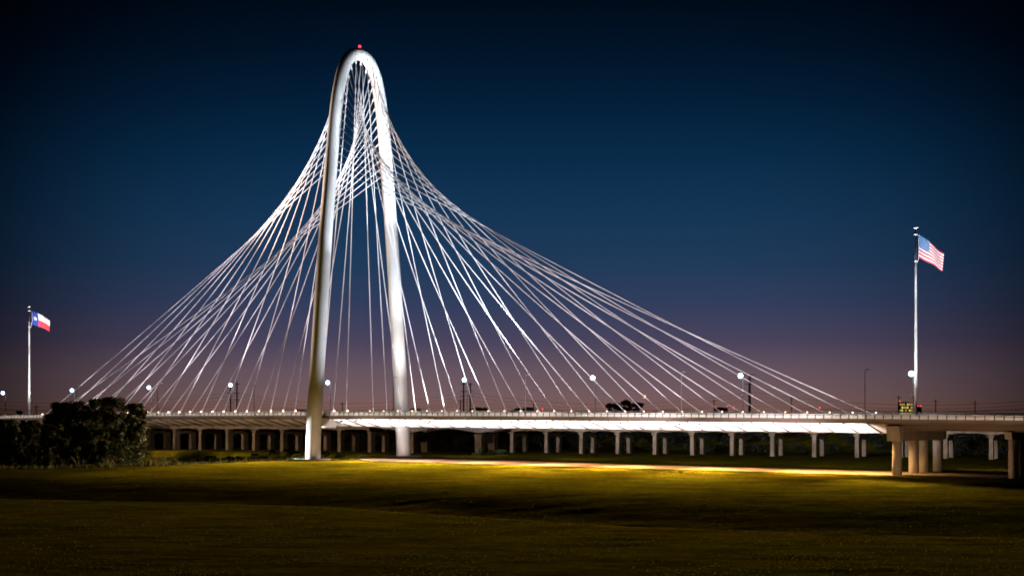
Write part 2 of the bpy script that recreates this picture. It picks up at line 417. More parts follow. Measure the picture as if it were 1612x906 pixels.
# deck
XS = [x*5.7-2.85 for x in range(-75, 60)]
HW = 15.0
def strip(prof, x0, x1, name, m, parent, cap=True):
    b = MBd(); xx = [x for x in XS if x0 < x < x1]; xx = [x0]+xx+[x1]
    b.sweep([[(x, y, deckz(x)+z) for y, z in prof] for x in xx]); return b.obj(name, m, parent)
deck = strip([(-HW,-2.0),(-HW,-.95),(-HW+.5,-.95),(-HW+.5,-1.2),(HW-.5,-1.2),(HW-.5,-.95),(HW,-.95),(HW,-2.0),(HW-.4,-2.02),(HW-.4,-1.6),(-HW+.4,-1.6),(-HW+.4,-2.02)], XS[0], XS[-1], 'deck', 'fascia', bridge)
strip([(-HW+.52,-1.196),(-1.6,-1.196),(-1.6,-1.25),(-HW+.52,-1.25)], XS[0], XS[-1], 'roadway', 'asphalt', deck)
strip([(1.6,-1.196),(HW-.52,-1.196),(HW-.52,-1.25),(1.6,-1.25)], XS[0], XS[-1], 'roadway', 'asphalt', deck)
strip([(-1.5,-.75),(-1.5,-1.22),(1.5,-1.22),(1.5,-.75)], -176, 176, 'median_kerb', 'rail', deck)
# steel box under the cable supported length
strip([(-HW+.45,-1.62),(-HW+.45,-2.0),(-6.0,-4.2),(6.0,-4.2),(HW-.45,-2.0),(HW-.45,-1.62)], -171, 172, 'box_girder', 'soffit', bridge)
for n in range(-30, 30):
    X = 5.7*n+2.85
    z = deckz(X); b = MBd()
    b.prism([(-HW+.5,z-1.98),(-6.05,z-4.17),(-6.3,z-4.42),(-HW+.5,z-2.28)], X-.14, X+.14)
    b.obj('rib', 'fascia', bridge)
for n in range(1, 30):
    X = 5.7*n; z = deckz(X); b = MBd(); b.box(X-.35,X+.35,-13.7,-13.2,z-2.85,z-2.35)
    b.box(X-.06,X+.06,-13.5,-13.4,z-2.4,z-2.05)
    b.obj('floodlight_housing', 'dark', bridge)
# approach girders on either end
for a0, a1 in ((172.3, 333), (XS[0]+.3, -171.2)):
    for Y in (-11.6, -6.9, -2.3, 2.3, 6.9, 11.6):
        strip([(Y-.5,-1.62),(Y-.5,-1.85),(Y-.12,-1.95),(Y-.12,-3.1),(Y-.4,-3.2),(Y-.4,-3.4),(Y+.4,-3.4),(Y+.4,-3.2),(Y+.12,-3.1),(Y+.12,-1.95),(Y+.5,-1.85),(Y+.5,-1.62)], a0, a1, 'girder', 'fascia', bridge)
# railings
def railing(Y, zoff, near):
    r = strip([(Y-.10,-.18+zoff),(Y-.10,zoff),(Y+.10,zoff),(Y+.10,-.18+zoff)], XS[0]+1, XS[-1]-1, 'railing', 'rail', deck)
    strip([(Y-.06,-.95),(Y-.06,-.36+zoff),(Y+.06,-.36+zoff),(Y+.06,-.95)], XS[0]+1, XS[-1]-1, 'parapet_panel', 'rail', r)
    X = -200; xs_ = []
    while X < 206: xs_.append(X); X += 2.0
    xs_.sort(key=lambda x: -x); b3 = MBd()
    for i, X in enumerate(xs_):
        z = deckz(X); bb = MBd() if i < 100 else b3
        bb.box(X-.09, X+.09, Y-.17, Y+.17, z-.96, z+zoff-.02)
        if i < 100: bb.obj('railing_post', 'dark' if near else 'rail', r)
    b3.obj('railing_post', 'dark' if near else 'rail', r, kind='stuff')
    return r
railing(-HW+.22, 0, True); railing(HW-.22, .5, False)
# knee brackets where the deck passes the legs
for Y in (-1, 1):
    b = MBd(); z = deckz(0)
    b.prism([(Y*14.6,z-1.7),(Y*17.6,z-1.7),(Y*17.6,z-2.7),(Y*14.2,z-4.6),(Y*11.5,z-4.6),(Y*11.5,z-3.2)], -1.5, 1.5)
    b.obj('bracket', 'soffit', bridge)
# piers of the bridge
def pier(X, ys_, w, capz, rad, caph, lab):
    z = deckz(X); p = empty('pier', parent=bridge)
    b = MBd(); t = z-3.42 if X > 180 or X < -180 else z-3.42
    b.sweep([[(X-w/2,y,t-h) for y,h in ((-13.9,0),(13.9,0),(13.2,caph),(-13.2,caph))],[(X+w/2,y,t-h) for y,h in ((-13.9,0),(13.9,0),(13.2,caph),(-13.2,caph))]])
    b.obj('cap_beam', 'pier', p)
    for Y in ys_:
        b = MBd(); b.tube([(X,Y,-1.5),(X,Y,t-caph+.05)], rad, 28); b.obj('column', 'pier', p)
    if lab: p['label'] = lab
    return p
def end_pier(X):
    z = deckz(X); p = empty('pier', parent=bridge)
    b = MBd(); t = z-2.15; hb = z-5.75
    sec = [(-14.3,t-.35),(-13.6,hb),(13.6,hb),(14.3,t-.35)]
    b.sweep([[(X-1.5,y,zz) for y,zz in sec],[(X+1.5,y,zz) for y,zz in sec]]); b.obj('cap_beam', 'pier', p)
    for Y in (-11.8,-2.4,3.6,12.1):
        b = MBd(); b.tube([(X,Y,-1.5),(X,Y,hb+.1)], 1.02, 32); b.obj('column', 'pier', p)
end_pier(173.8); end_pier(-172.8)
for X in (198.4, 223, 249, 275, 301, -198, -224, -250, -276):
    pier(X, (-11.8,-8.2,-4.4,0,4.4,8.2,11.8), 1.5, 0, .55, 1.5, None)

# ------------------------------------------------------------------ lamp posts
def make_lamp(lit):
    r = empty('lamp_post')
    b = MBd(); b.tube([(0,0,0),(0,0,.5),(0,0,.52),(0,0,10.6)], [.2,.2,.12,.07], 10); b.obj('pole', 'grey', r)
    b = MBd(); b.tube([(0,0,10.4),(0,.35,10.75),(0,1.1,10.85)], .06, 8); b.obj('arm', 'grey', r)
    b = MBd(); b.prism([(.75,10.78),(1.75,10.72),(1.75,10.86),(1.2,11.0),(.75,10.95)], -.24, .24); h = b.obj('lamp_head', 'grey', r)
    if lit:
        b = MBd(); b.ball((0,1.25,10.55), .62, 7); b.obj('lens', 'lamp', h)
        b = MBd(); b.box(-.2,.2,.08,.4,5.4,5.9); b.obj('control_box', 'white', r)
    return r
L1 = make_lamp(True); L0_ = make_lamp(False)
FAR = [(167,'lit lamp post right beside the tall flagpole, brightest at the right end'),(121.8,'lit white lamp post on the far railing in front of the thick dark power mast'),
       (76,'lit white lamp post on the far railing midway between the dark tree and the arch'),(29.9,'lit white lamp post just right of the farther arch leg'),
       (-27.4,'lit white lamp post seen between the two arch legs'),(-74.5,'lit white lamp post under the left cables in front of a dark twin mast'),
       (-119,'small lit lamp post beside the right edge of the riverside trees'),(-166,'lit lamp post above the riverside trees where the leftmost cable comes down'),(-213,'lit lamp post at the left edge of the photo beyond the small flagpole')]
for i, (X, lab) in enumerate(FAR):
    r = L1 if i == 0 else copy_tree(L1)
    r.location = Bw(X, HW-.25, deckz(X)-.95); r.rotation_euler = (0,0,math.atan2(EX.y,EX.x)+math.pi); tag(r, lab, 'lamp post', 'lit lamp posts along the far side of the bridge')
    a_ = X != -119
    spot('street_lamp_light', Bw(X, HW-1.6, deckz(X)+9.2), Bw(X, HW-6, deckz(X)-1), (34 if a_ else 12)*K, (.9,.95,1), 150, .8, .0)
NEAR = [(167.8,'unlit grey lamp post on the near railing nearest the right end of the cables'),(121.3,'unlit grey lamp post on the near railing below the outermost right cables'),
        (74.3,'unlit grey lamp post on the near railing between two lit lamps, mid span'),(27.5,'unlit grey lamp post in front of the farther arch leg'),
        (-30.4,'unlit grey lamp post on the near railing just right of the left twin mast'),(-77.3,'unlit grey lamp post on the near railing at the right edge of the riverside trees'),
        (-121.7,'unlit lamp post rising out of the riverside trees beside a small lit lamp')]
for i, (X, lab) in enumerate(NEAR):
    r = L0_ if i == 0 else copy_tree(L0_)
    r.location = Bw(X, -HW+.0, deckz(X)-.95-(.0)); r.rotation_euler = (0,0,math.atan2(EX.y,EX.x)); tag(r, lab, 'lamp post', 'unlit lamp posts along the near side of the bridge')

# ------------------------------------------------------------------ flagpoles and flags
def flagpole(X, H, r0, lab):
    p = Bw(X, 0, deckz(X)-1.2); r = empty('flagpole', p); tag(r, lab, 'flagpole')
    b = MBd(); b.tube([(0,0,0),(0,0,H*.3),(0,0,H*.6),(0,0,H-.3)], [r0,r0*.86,r0*.66,r0*.42], 14); b.obj('pole', 'white', r)
    b = MBd(); b.tube([(0,0,H-.4),(0,0,H-.15),(0,0,H),(0,0,H+.02)], [.2,.5,.5,.1], 14); b.obj('finial', 'white', r)
    b = MBd(); b.tube([(0,0,0),(0,0,.9)], r0*1.7, 14); b.obj('base', 'rail', r)
    for z in (H-1.6, H-7.6): 
        b = MBd(); b.tube([(0,0,z-.15),(0,0,z+.15)], r0*.7+.1, 12); b.obj('collar', 'white', r)
    return p
XR = 173.4; XL = -173.6
pR = flagpole(XR, 43.4, .36, 'very tall white flagpole at the right end of the bridge flying the striped flag')
pL = flagpole(XL, 42.6, .46, 'white flagpole at the left end of the bridge flying the lone star flag')
def star(cx, cy, r, P, off, b):
    pts = []
    for k in range(10):
        a = math.pi/2+k*math.pi/5; q = r if k % 2 == 0 else r*.4
        pts.append(P(cx+q*math.cos(a)*1.0, cy+q*math.sin(a), off))
    c = P(cx, cy, off)
    b.add([c]+pts, [(0, k+1, (k+1) % 10+1) for k in range(10)])
def flag(name, P, matf, mats, nu, nv, lab):
    b = MBd(); fr = []
    for j in range(nv+1):
        for i in range(nu+1): fr.append(P(i/nu, j/nv, .0))
    b.v = [tuple(p) for p in fr]
    for j in range(nv):
        for i in range(nu):
            b.f.append((j*(nu+1)+i, j*(nu+1)+i+1, (j+1)*(nu+1)+i+1, (j+1)*(nu+1)+i)); b.mi.append(matf((i+.5)/nu, (j+.5)/nv)); b.sm.append(True)
    r = b.obj(name, mats); tag(r, lab, 'flag'); return r
# lone star flag: hoist 5.0 m, fly 7.6 m
dL = at(46, 1).x
def PT(u, v, off):
    base = Vector((pL.x+.95, pL.y-.25, 0)); L = 7.3
    x = u*L*(.86)+.35*math.sin(v*math.pi)*(1-u)
    z0 = pL.z+42.6-1.6; drop = 3.4*u**1.15+.25*math.sin(u*7+v)*u
    hgt = 5.1-.75*u
    return Vector((base.x+x, base.y+.55*math.sin(u*6.5+v*1.2)*u**.6+u*1.6+off, z0-drop-(1-v)*hgt))
fT = flag('lone_star_flag', PT, lambda u, v: 0 if u < .36 else (1 if v > .5 else 2), ['fblue','fwhite','fred'], 50, 24, 'blue white and red flag with one white star on the left flagpole')
b = MBd()
for off in (-.06, .06): star(.18, .5, .105, lambda u, v, o_: PT(.18+(u-.18)*1.15, .5+(v-.5)*1.7, o_), off, b)
b.obj('star', 'fwhite', fT)
b = MBd(); b.tube([(pL.x+.3,pL.y-.25,pL.z+41.4),(pL.x+1.15,pL.y-.25,pL.z+40),(pL.x+1.2,pL.y-.25,pL.z+37),(pL.x+.9,pL.y-.25,pL.z+35.2),(pL.x+.25,pL.y-.25,pL.z+34.2)], .06, 6); b.obj('halyard', 'white', fT)
# striped flag
def PU(u, v, off):
    L = 6.3
    z0 = pR.z+43.4-1.5; drop = 4.5*u**1.05+.18*math.sin(u*9+v*2)*u
    hgt = 5.4-1.6*u
    x = u*L*.98 - .35*(1-v)*u
    return Vector((pR.x+.62+x, pR.y-.2+.45*math.sin(u*7.5+v*1.5)*u**.7+u*1.2+off, z0-drop-(1-v)*hgt))
def mu(u, v):
    if u < .40 and v > 6/13: return 0
    return 2 if int((1-v)*13) % 2 == 0 else 1
fU = flag('striped_flag', PU, mu, ['fblue2','fwhite','fred'], 60, 39, 'red and white striped flag with starred blue corner on the right flagpole')
b = MBd()
for rrow in range(9):
    n_ = 6 if rrow % 2 == 0 else 5
    for k in range(n_):
        u = .40*((k+1) if n_ == 5 else (k+.5))/6; v = 1-(7/13)*(rrow+1)/10
        for off in (-.06, .06): star(u, v, .02, lambda a_, c_, o_, uu=u, vv=v: PU(uu+(a_-uu)*1.0, vv+(c_-vv)*1.3, o_), off, b)
b.obj('stars', 'fwhite', fU)
b = MBd(); b.tube([(pR.x+.25,pR.y-.2,pR.z+42.2),(pR.x+.6,pR.y-.2,pR.z+41.2),(pR.x+.6,pR.y-.2,pR.z+36.4),(pR.x+.25,pR.y-.2,pR.z+35.4)], .05, 6); b.obj('halyard', 'white', fU)
# spotlights that light poles and flags, standing on the deck
spot('flag_flood_light', Bw(XR-26, -10, 14.6), pR+Vector((0,0,24)), 90*K, (.84,.92,1), 64, .7)
spot('flag_flood_light', Bw(XR+26, -10, 14.6), pR+Vector((0,0,26)), 60*K, (.84,.92,1), 64, .7)
spot('flag_flood_light', Bw(XR+14, -13, 14.4), pR+Vector((2.5,0,38)), 150*K, (.95,.95,1), 22, .7)
spot('flag_flood_light', Bw(XL+30, -10, 14), pL+Vector((0,0,24)), 90*K, (1,.93,.93), 60, .7)
spot('flag_flood_light', Bw(XL+18, -13, 14), pL+Vector((3,0,37)), 190*K, (1,.93,.93), 22, .7)

# ------------------------------------------------------------------ concrete viaduct behind
via = empty('concrete_viaduct', V0, math.atan2(VX.y, VX.x), label='old concrete viaduct on two legged bents behind the cable bridge', category='viaduct')
BENTS = [-253,-240,-227,-214,-200.8,-187.8,-174.9,-161.8,-149.1,-136,-123,-110.2,-97,  -39.3,-26.2,-13.2,0,13.1,26,39.35,52.5,65.8,79,92.2,105.2,118.1,131.1,144.2,157.3,170.4,183.5]
ZS = CAMZ-6.8       # underside of capital
def bent(s, big=False):
    p = empty('bent', parent=via)
    wx = 1.15 if s > -60 else 1.25
    hy = 1.0 if s > -60 else 1.35
    for Y in (0, 9.6):
        b = MBd()
        b.sweep([[(s-wx/2*k,Y-hy*k,z),(s+wx/2*k,Y-hy*k,z),(s+wx/2*k,Y+hy*k,z),(s-wx/2*k,Y+hy*k,z)] for z,k in ((-2.5,1.12),(0,1.08),(ZS-.5,1.0))])
        b.obj('column', 'via', p)
        if Y == 0:
            b = MBd(); b.sweep([[(s-a,Y-c,z),(s+a,Y-c,z),(s+a,Y+1.2,z),(s-a,Y+1.2,z)] for z,a,c in ((ZS-.5,wx/2,1.0),(ZS-.1,wx/2+.35,1.4),(ZS+.25,wx/2+.4,1.45))]); b.obj('capital', 'via', p)
    # portal beam with rounded opening
    b = MBd(); pts = [(1.0,ZS-.1),(1.0,ZS-2.6)]
    for k in range(0, 9):
        a = math.pi*k/8; pts.append((4.8-(4.8-hy)*math.cos(a), ZS-2.6+1.5*max(0, math.sin(a))**.4))
    pts += [(8.6,ZS-2.6),(8.6,ZS-.1)]
    top = [(y,z) for y,z in pts[2:-2]]
    secs = [[(s-wx/2+.05,y,z),(s+wx/2-.05,y,z),(s+wx/2-.05,y,ZS-.08),(s-wx/2+.05,y,ZS-.08)] for y,z in top]
    b.sweep(secs); b.obj('cross_beam', 'via', p)
for s in BENTS: bent(s)
# edge girders with shallow arched haunches, per span
def span(s0, s1, name='arched_girder', m='via', rise=.65, top=3.2):
    b = MBd(); n = 12
    for Y0, Y1 in ((-1.25, -.55), (10.2, 10.9)):
        secs = []
        for k in range(n+1):
            t = k/n; s = s0+(s1-s0)*t; e = abs(2*t-1); zz = ZS+.27+rise*(1-e**3.2)
            secs.append([(s,Y0,zz),(s,Y1,zz),(s,Y1,ZS+top),(s,Y0,ZS+top)])
        b.sweep(secs)
    b.obj(name, m, via)
for a_, c_ in zip(BENTS, BENTS[1:]):   # spans
    if c_-a_ < 20: span(a_+.01, c_-.01)
b = MBd(); b.box(-262, 192, -1.9, 11.5, ZS+3.22, ZS+3.7); dk = b.obj('deck', 'via', via)
b = MBd(); b.box(-262, 192, -1.9, -1.6, ZS+3.72, ZS+4.7); b.obj('parapet', 'via', dk)
b = MBd(); b.box(-262, 192, 11.2, 11.5, ZS+3.72, ZS+4.7); b.obj('parapet', 'via', dk)
# river span: deep riveted steel girders on two solid piers
for s in (-79.5, -52):
    p = empty('river_pier', parent=via)
    for Y in (-.2, 9.4):
        b = MBd(); b.box(s-1.3,s+1.3,Y-1.6,Y+1.6,-5,ZS-1.1); b.obj('column', 'via', p)
    b = MBd(); b.box(s-1.5,s+1.5,-2.0,11.2,ZS-1.1+.002,ZS-.45); b.obj('cap_beam', 'via', p)
    b = MBd(); b.box(s-.9,s+.9,1.4,7.8,ZS-3.6,ZS-1.1); b.obj('cross_beam', 'via', p)
for s0, s1, dl, dr in ((-97,-79.6,1.2,3.3),(-79.4,-52.1,3.3,3.3),(-51.9,-39.4,3.3,1.4)):
    b = MBd(); n = 18
    for Y0, Y1 in ((-1.35,-1.0),(10.1,10.5)):
        secs = []
        for k in range(n+1):
            t = k/n; s = s0+(s1-s0)*t; base_ = dl+(dr-dl)*t
            dip = base_ - (1.5*math.sin(math.pi*t) if dl == dr else 0)
            zb = ZS+3.2-dip
            secs.append([(s,Y0,zb),(s,Y1,zb),(s,Y1,ZS+3.2),(s,Y0,ZS+3.2)])
        b.sweep(secs)
    k = int((s1-s0)/1.5)
    for i in range(1, k):
        t = i/k; s = s0+(s1-s0)*t; base_ = dl+(dr-dl)*t; dip = base_-(1.5*math.sin(math.pi*t) if dl == dr else 0)
        b.box(s-.07,s+.07,-1.5,-1.352,ZS+3.2-dip+.03,ZS+3.18)
    b.obj('steel_girder', 'steel', via)

# ------------------------------------------------------------------ trees and shrubs
def leaves(b, clumps, n, size, rr, squash=.8):
    for i in range(n):
        c, cr = clumps[rr.randrange(len(clumps))]
        d = Vector((rr.gauss(0,1), rr.gauss(0,1), rr.gauss(0,1))).normalized()*(cr*rr.random()**.45)
        p = c+Vector((d.x, d.y, d.z*squash))
        a = Vector((rr.gauss(0,1), rr.gauss(0,1), rr.gauss(0,.7))).normalized(); q = a.cross(Vector((rr.gauss(0,1), rr.gauss(0,1), rr.gauss(0,1)))).normalized()
        s = size*rr.uniform(.6, 1.3)
        o_ = len(b.v); b.v += [tuple(p-a*s), tuple(p+q*s*.55), tuple(p+a*s), tuple(p-q*s*.55)]
        b.f.append((o_, o_+1, o_+2, o_+3)); b.mi.append(0); b.sm.append(False)
def tree(loc, H, W, lab, grp, cat='tree', n=5200, leaf='leaf', low=.25, size=.34, seed=0, name='tree', ncl=26, trunk=True):
    rr = random.Random(seed*31+5); loc = Vector(loc)
    r = empty(name, loc); tag(r, lab, cat, grp)
    clumps = []; limbs = []
    for i in range(ncl):
        t = i/ncl; z = H*(low+(1-low)*rr.random()); 
        tt = (z/H-low)/(1-low); prof = max(.25, (1-abs(2*tt-.85)**2.6/1.55))**.5 if tt < 1 else .3
        a = rr.random()*2*math.pi; q = W*.5*prof*rr.uniform(.25, .92)
        cr = W*rr.uniform(.07, .15); z = min(z, H-cr*.8)
        clumps.append((Vector((q*math.cos(a), q*math.sin(a), z)), cr))
    clumps.append((Vector((rr.uniform(-.08,.08)*W, 0, H-W*.10)), W*.11))
    b = MBd(); lean = Vector((rr.uniform(-.06,.06)*H, rr.uniform(-.06,.06)*H, 0))
    b.tube([(0,0,-1.5),(lean.x*.3,lean.y*.3,H*.3),(lean.x,lean.y,H*.62),(lean.x*1.2,lean.y*1.2,H*.85)], [H*.026,H*.020,H*.012,H*.004], 8)
    for c, cr in clumps:
        z0 = max(H*.15, c.z*rr.uniform(.5, .72)); k = min(1, z0/(H*.62)); p0 = Vector((lean.x*k, lean.y*k, z0))
        mid = p0.lerp(c, .5)+Vector((rr.gauss(0,.3), rr.gauss(0,.3), H*.03))
        b.tube([p0, mid, c], [H*.009, H*.005, H*.002], 5)
    b.obj('trunk', 'bark', r)
    b = MBd(); leaves(b, clumps, n, size, rr); b.obj('crown', leaf, r)
    return r
g1 = 'trees on the river bank left of the arch'
T = [(92,402,632,11,'leafy tree at the left end of the taller riverside row'),(122,408,630,12,'leafy tree in the riverside row under the leftmost cable'),
     (152,412,627,11,'leafy tree in the middle of the taller riverside row'),(180,404,624,12,'rounded leafy tree with the highest top of the riverside row'),
     (213,398,634,8.5,'leafy tree at the right end of the riverside row against the viaduct')]
for i, (px, d, y, W, lab) in enumerate(T):
    p = at(px, d); z = height(p.x, p.y); tree((p.x, p.y, z), zpx(y, d)-z, W, lab, g1, seed=i+1, n=24000, low=.12, ncl=120, size=.26)
T2 = [(-22,356,661,9,'dark bushy tree cut by the left edge of the photo'),(12,352,659,9,'low dark tree below the left flagpole, leftmost whole one'),(48,360,660,9,'low dark tree directly below the left flagpole'),(84,352,668,9,'low dark tree in front of the left end of the taller row'),
      (118,356,664,9,'low dark tree with a pale bare branch at its foot'),(150,358,668,9,'low dark tree below the middle of the taller row'),(182,364,672,11,'low dark tree below the highest riverside tree'),(208,372,694,9,'low spreading tree at the right end of the front row')]
for i, (px, d, y, W, lab) in enumerate(T2):
    p = at(px, d); z = height(p.x, p.y); tr_ = tree((p.x, p.y, z), zpx(y, d)-z, W, lab, 'low dark trees at the edge of the lawn', seed=i+20, n=14000, low=.02, ncl=70, size=.28)
    if i == 4:
        b = MBd(); c0 = Vector((2.6, -W*.56, .2))
        for e in ((-2.2,-.3,5.6),(1.4,-.2,4.6),(-.6,-.5,6.6),(2.6,0,2.6),(-3.2,-.1,3.4)):
            e = Vector(e); m0 = c0+e*.5+Vector((.3,0,.5)); b.tube([c0, m0, c0+e], [.13,.08,.03], 5); b.tube([m0, m0+Vector((e.x*.4+.6,0,1.2))], [.05,.02], 4)
        b.obj('bare_branch', 'deadwood', tr_)
# distant trees seen over the deck
for i, (px, d, y, W, lab) in enumerate([(968,640,634,10,'dark distant tree left of its taller twin, seen over the deck'),(986,645,628,11,'tallest dark distant tree standing above the deck right of the arch'),(1004,640,633,9,'dark distant tree at the right of the clump above the deck'),
        (655,650,643,8,'small dark treetop above the deck beside the farther arch leg'),(752,650,641,9,'dark treetop above the deck right of the dark twin mast'),(768,650,643,7,'small dark treetop next to the twin mast treetop'),
        (812,650,642,8,'dark treetop above the deck left of an unlit lamp post'),(832,650,641,9,'dark treetop above the deck behind an unlit lamp post'),(30,650,646,9,'small distant treetop left of the left flagpole'),(478,650,645,8,'small distant treetop left of the nearer arch leg')]):
    p = at(px, d); z = height(p.x, p.y); tree((p.x, p.y, z), zpx(y, d)-z, W*1.05, lab, 'distant trees beyond the levee', seed=i+40, n=1500, leaf='leafd', low=.12, size=.6, ncl=18)
# dark wood between viaduct and levee
b = MBd(); rr = random.Random(3); cl = []
for i in range(420):
    s = rr.uniform(-300, 240); y = rr.uniform(24, 60); p = V0+VX*s+VY*y
    if s > -25: y = rr.uniform(34, 72); p = V0+VX*s+VY*y  # right stretch added to keep the levee behind dark
    cl.append((Vector((p.x, p.y, height(p.x, p.y)+rr.uniform(.5, max(1, 8.5-height(p.x, p.y)*.75)))), rr.uniform(1.8, 3.2)))
leaves(b, cl, 60000, .55, rr); tag(b.obj('woodland', 'leafd'), 'dark wooded bank beyond the viaduct', 'woodland', kind='stuff')
# shrubs
SH = [(430,470,707,6,'leafy green shrub left of the nearer arch leg'),(452,455,705,7,'tallest green shrub beside the nearer arch leg'),(472,450,708,6,'green shrub touching the nearer arch leg from the left'),
      (400,460,713,5,'low dark shrub left of the shrubs by the arch leg'),(510,452,708,6,'green shrub just right of the nearer arch leg'),(535,455,714,5,'low shrub between the arch legs, left one'),(568,455,715,4.5,'low shrub between the arch legs, right one'),
      (745,452,712,5,'green shrub left of the bushes at the river pier'),(760,456,704,6,'round green shrub in front of the river pier'),(790,460,708,4.5,'small green shrub right of the river pier'),
      (330,470,716,7,'dark shrub below the third arch of the viaduct'),(285,440,718,7,'dark shrub at the right of the riverside trees'),(365,450,717,7,'dark shrub on the bank below the viaduct'),(258,425,719,8,'dark shrub hugging the foot of the riverside trees'),(305,432,721,6,'low dark bush at the near side of the river'),(345,445,720,6,'low dark bush on the near river bank below the fourth arch'),(385,452,718,6,'low dark bush on the near river bank below the fifth arch'),(415,450,716,7,'dark bush left of the green shrubs at the arch leg'),(775,462,711,4,'low green bush between the river pier and the next bent')]
for i, (px, d, y, W, lab) in enumerate(SH):
    p = at(px, d); z = height(p.x, p.y); tree((p.x, p.y, z), max(1.5, zpx(y, d)-z), W, lab, 'shrubs on the river bank', 'shrub', seed=i+70, n=1500, leaf='shrub', low=.02, size=.24, name='shrub', ncl=16)
# weeds along the edge of the lawn
b = MBd(); rr = random.Random(5)
for i in range(5200):
    px = rr.uniform(-40, 800) if i % 3 else rr.uniform(120, 270); x = (px-806)/F*350
    for _ in range(3): x = (px-806)/F*lawn_edge(x)
    e = lawn_edge(x); x += rr.gauss(0, 1); y = e+rr.gauss(0, 2.2); z = height(x, y)
    H = rr.uniform(.3, 1.1)*(2.0 if noise.noise(Vector((x*.25, 0, 3))) > .28 and px < 300 else 1.0)*(.35 if px > 500 else 1); a = rr.random()*6.28; wv = Vector((math.cos(a), math.sin(a), 0))*.10
    ln = Vector((rr.gauss(0,.22), rr.gauss(0,.22), 1))*H; p = Vector((x, y, z-.1))
    o_ = len(b.v); b.v += [tuple(p-wv), tuple(p+wv), tuple(p+ln*.6+wv*.8), tuple(p+ln)]; b.f.append((o_,o_+1,o_+2,o_+3)); b.mi.append(0); b.sm.append(False)
tag(b.obj('weeds', 'weed'), 'tall weeds along the far edge of the lawn', 'weeds', kind='stuff')
# short tufts over the lawn
def blade_mat():
    m = bpy.data.materials.new('grass_blade'); m.use_nodes = True; t = m.node_tree; b = t.nodes['Principled BSDF']; out = t.nodes['Material Output']
    tcn = N(t, 'ShaderNodeTexCoord'); n = N(t, 'ShaderNodeTexNoise'); n.inputs['Scale'].default_value = .5; t.links.new(tcn.outputs['Object'], n.inputs[0])
    x = N(t, 'ShaderNodeMix', data_type='RGBA'); x.inputs[6].default_value = (.026,.038,.003,1); x.inputs[7].default_value = (.055,.045,.004,1); t.links.new(n.outputs[0], x.inputs[0])
    b.inputs['Roughness'].default_value = 1; b.inputs['Specular IOR Level'].default_value = 0; t.links.new(x.outputs[2], b.inputs['Base Color'])
    tr = N(t, 'ShaderNodeBsdfTranslucent'); t.links.new(x.outputs[2], tr.inputs[0]); ms = N(t, 'ShaderNodeMixShader'); ms.inputs[0].default_value = .4
    t.links.new(b.outputs[0], ms.inputs[1]); t.links.new(tr.outputs[0], ms.inputs[2]); t.links.new(ms.outputs[0], out.inputs[0]); return m
M['blade'] = blade_mat()
b = MBd(); rr = random.Random(11)
for i in range(60000):
    y = 112+280*rr.random()**1.25; x = rr.uniform(-.40, .40)*y
    if x < -14 and y > lawn_edge(x): continue
    v = BI @ Vector((x, y, 0))
    if 2 < v.x < 190 and -17 < v.y < 12: continue
    if noise.noise(Vector((x*.09, y*.12, 5)))+.6*noise.noise(Vector((x*.4, y*.4, 2))) < rr.uniform(-.25, .3): continue
    z = height(x, y)+.06*noise.noise(Vector((x,y,0))*.03)+.03*noise.noise(Vector((x*.10+7, y*.22, 1)))
    H = rr.uniform(.04, .13); a = rr.random()*6.28; wv = Vector((math.cos(a), math.sin(a), 0))*rr.uniform(.03,.09); p = Vector((x, y, z-.02))
    ln = Vector((rr.gauss(0,.5), rr.gauss(0,.5), 1))*H
    o_ = len(b.v); b.v += [tuple(p-wv), tuple(p+wv), tuple(p+ln+wv*.4), tuple(p+ln-wv*.4)]; b.f.append((o_,o_+1,o_+2,o_+3)); b.mi.append(0); b.sm.append(False)
tag(b.obj('grass', 'blade'), 'short grass tufts over the mown lawn', 'grass', kind='stuff')

# ------------------------------------------------------------------ power line
def mast(px, d, ytop, r, twin, lab):
    p = at(px, d); z = height(p.x, p.y); H = zpx(ytop, d)-z
    root = empty('power_mast', (p.x, p.y, z)); tag(root, lab, 'power mast', 'steel masts of the power line')
    for dx in ((-1.35, 1.35) if twin else (0,)):
        b = MBd(); b.tube([(dx,0,-.5),(dx,0,H)], [r, r*.62], 12); b.obj('shaft', 'dark', root)
    for f_ in (.985, .86, .76) if not twin else (.97,.83,.73):
        b = MBd(); b.box(-2.6 if twin else -2.0, 2.6 if twin else 2.0, -.12, .12, H*f_-.12, H*f_+.12); b.obj('crossarm', 'dark', root)
    return root
MS = [(-160,610,606),(368,585,601),(735,560,602),(1180,528,590),(1745,500,596)]
mast(368, 585, 601, .45, True, 'dark twin power mast behind the left half of the bridge')
mast(735, 560, 602, .45, True, 'dark twin power mast behind the bridge right of the arch')
mast(1180, 528, 588, .62, False, 'thick dark single power mast seen above and below the right half of the deck')
WI = [(617,19,'topmost'),(628,18,'second'),(638,9,'third'),(622,20,'slack upper'),(632,16,'slack lower')]
for k, (y, sag, nm) in enumerate(WI):
    pts = []
    for (p0,d0,_), (p1,d1,_) in zip(MS, MS[1:]):
        a_ = at(p0, d0, zpx(y, d0)); c_ = at(p1, d1, zpx(y, d1)); off = (k-2)*1.1
        for j in range(17):
            t = j/16; q = a_.lerp(c_, t); q.z -= 4*t*(1-t)*sag*545/F; q.y += off
            if j < 16 or (p1 == 1745): pts.append(q)
    b = MBd(); b.tube(pts, .055, 5); tag(b.obj('power_wire', 'wire'), nm+' sagging wire of the power line behind the bridge', 'power wire', 'sagging wires between the power masts')
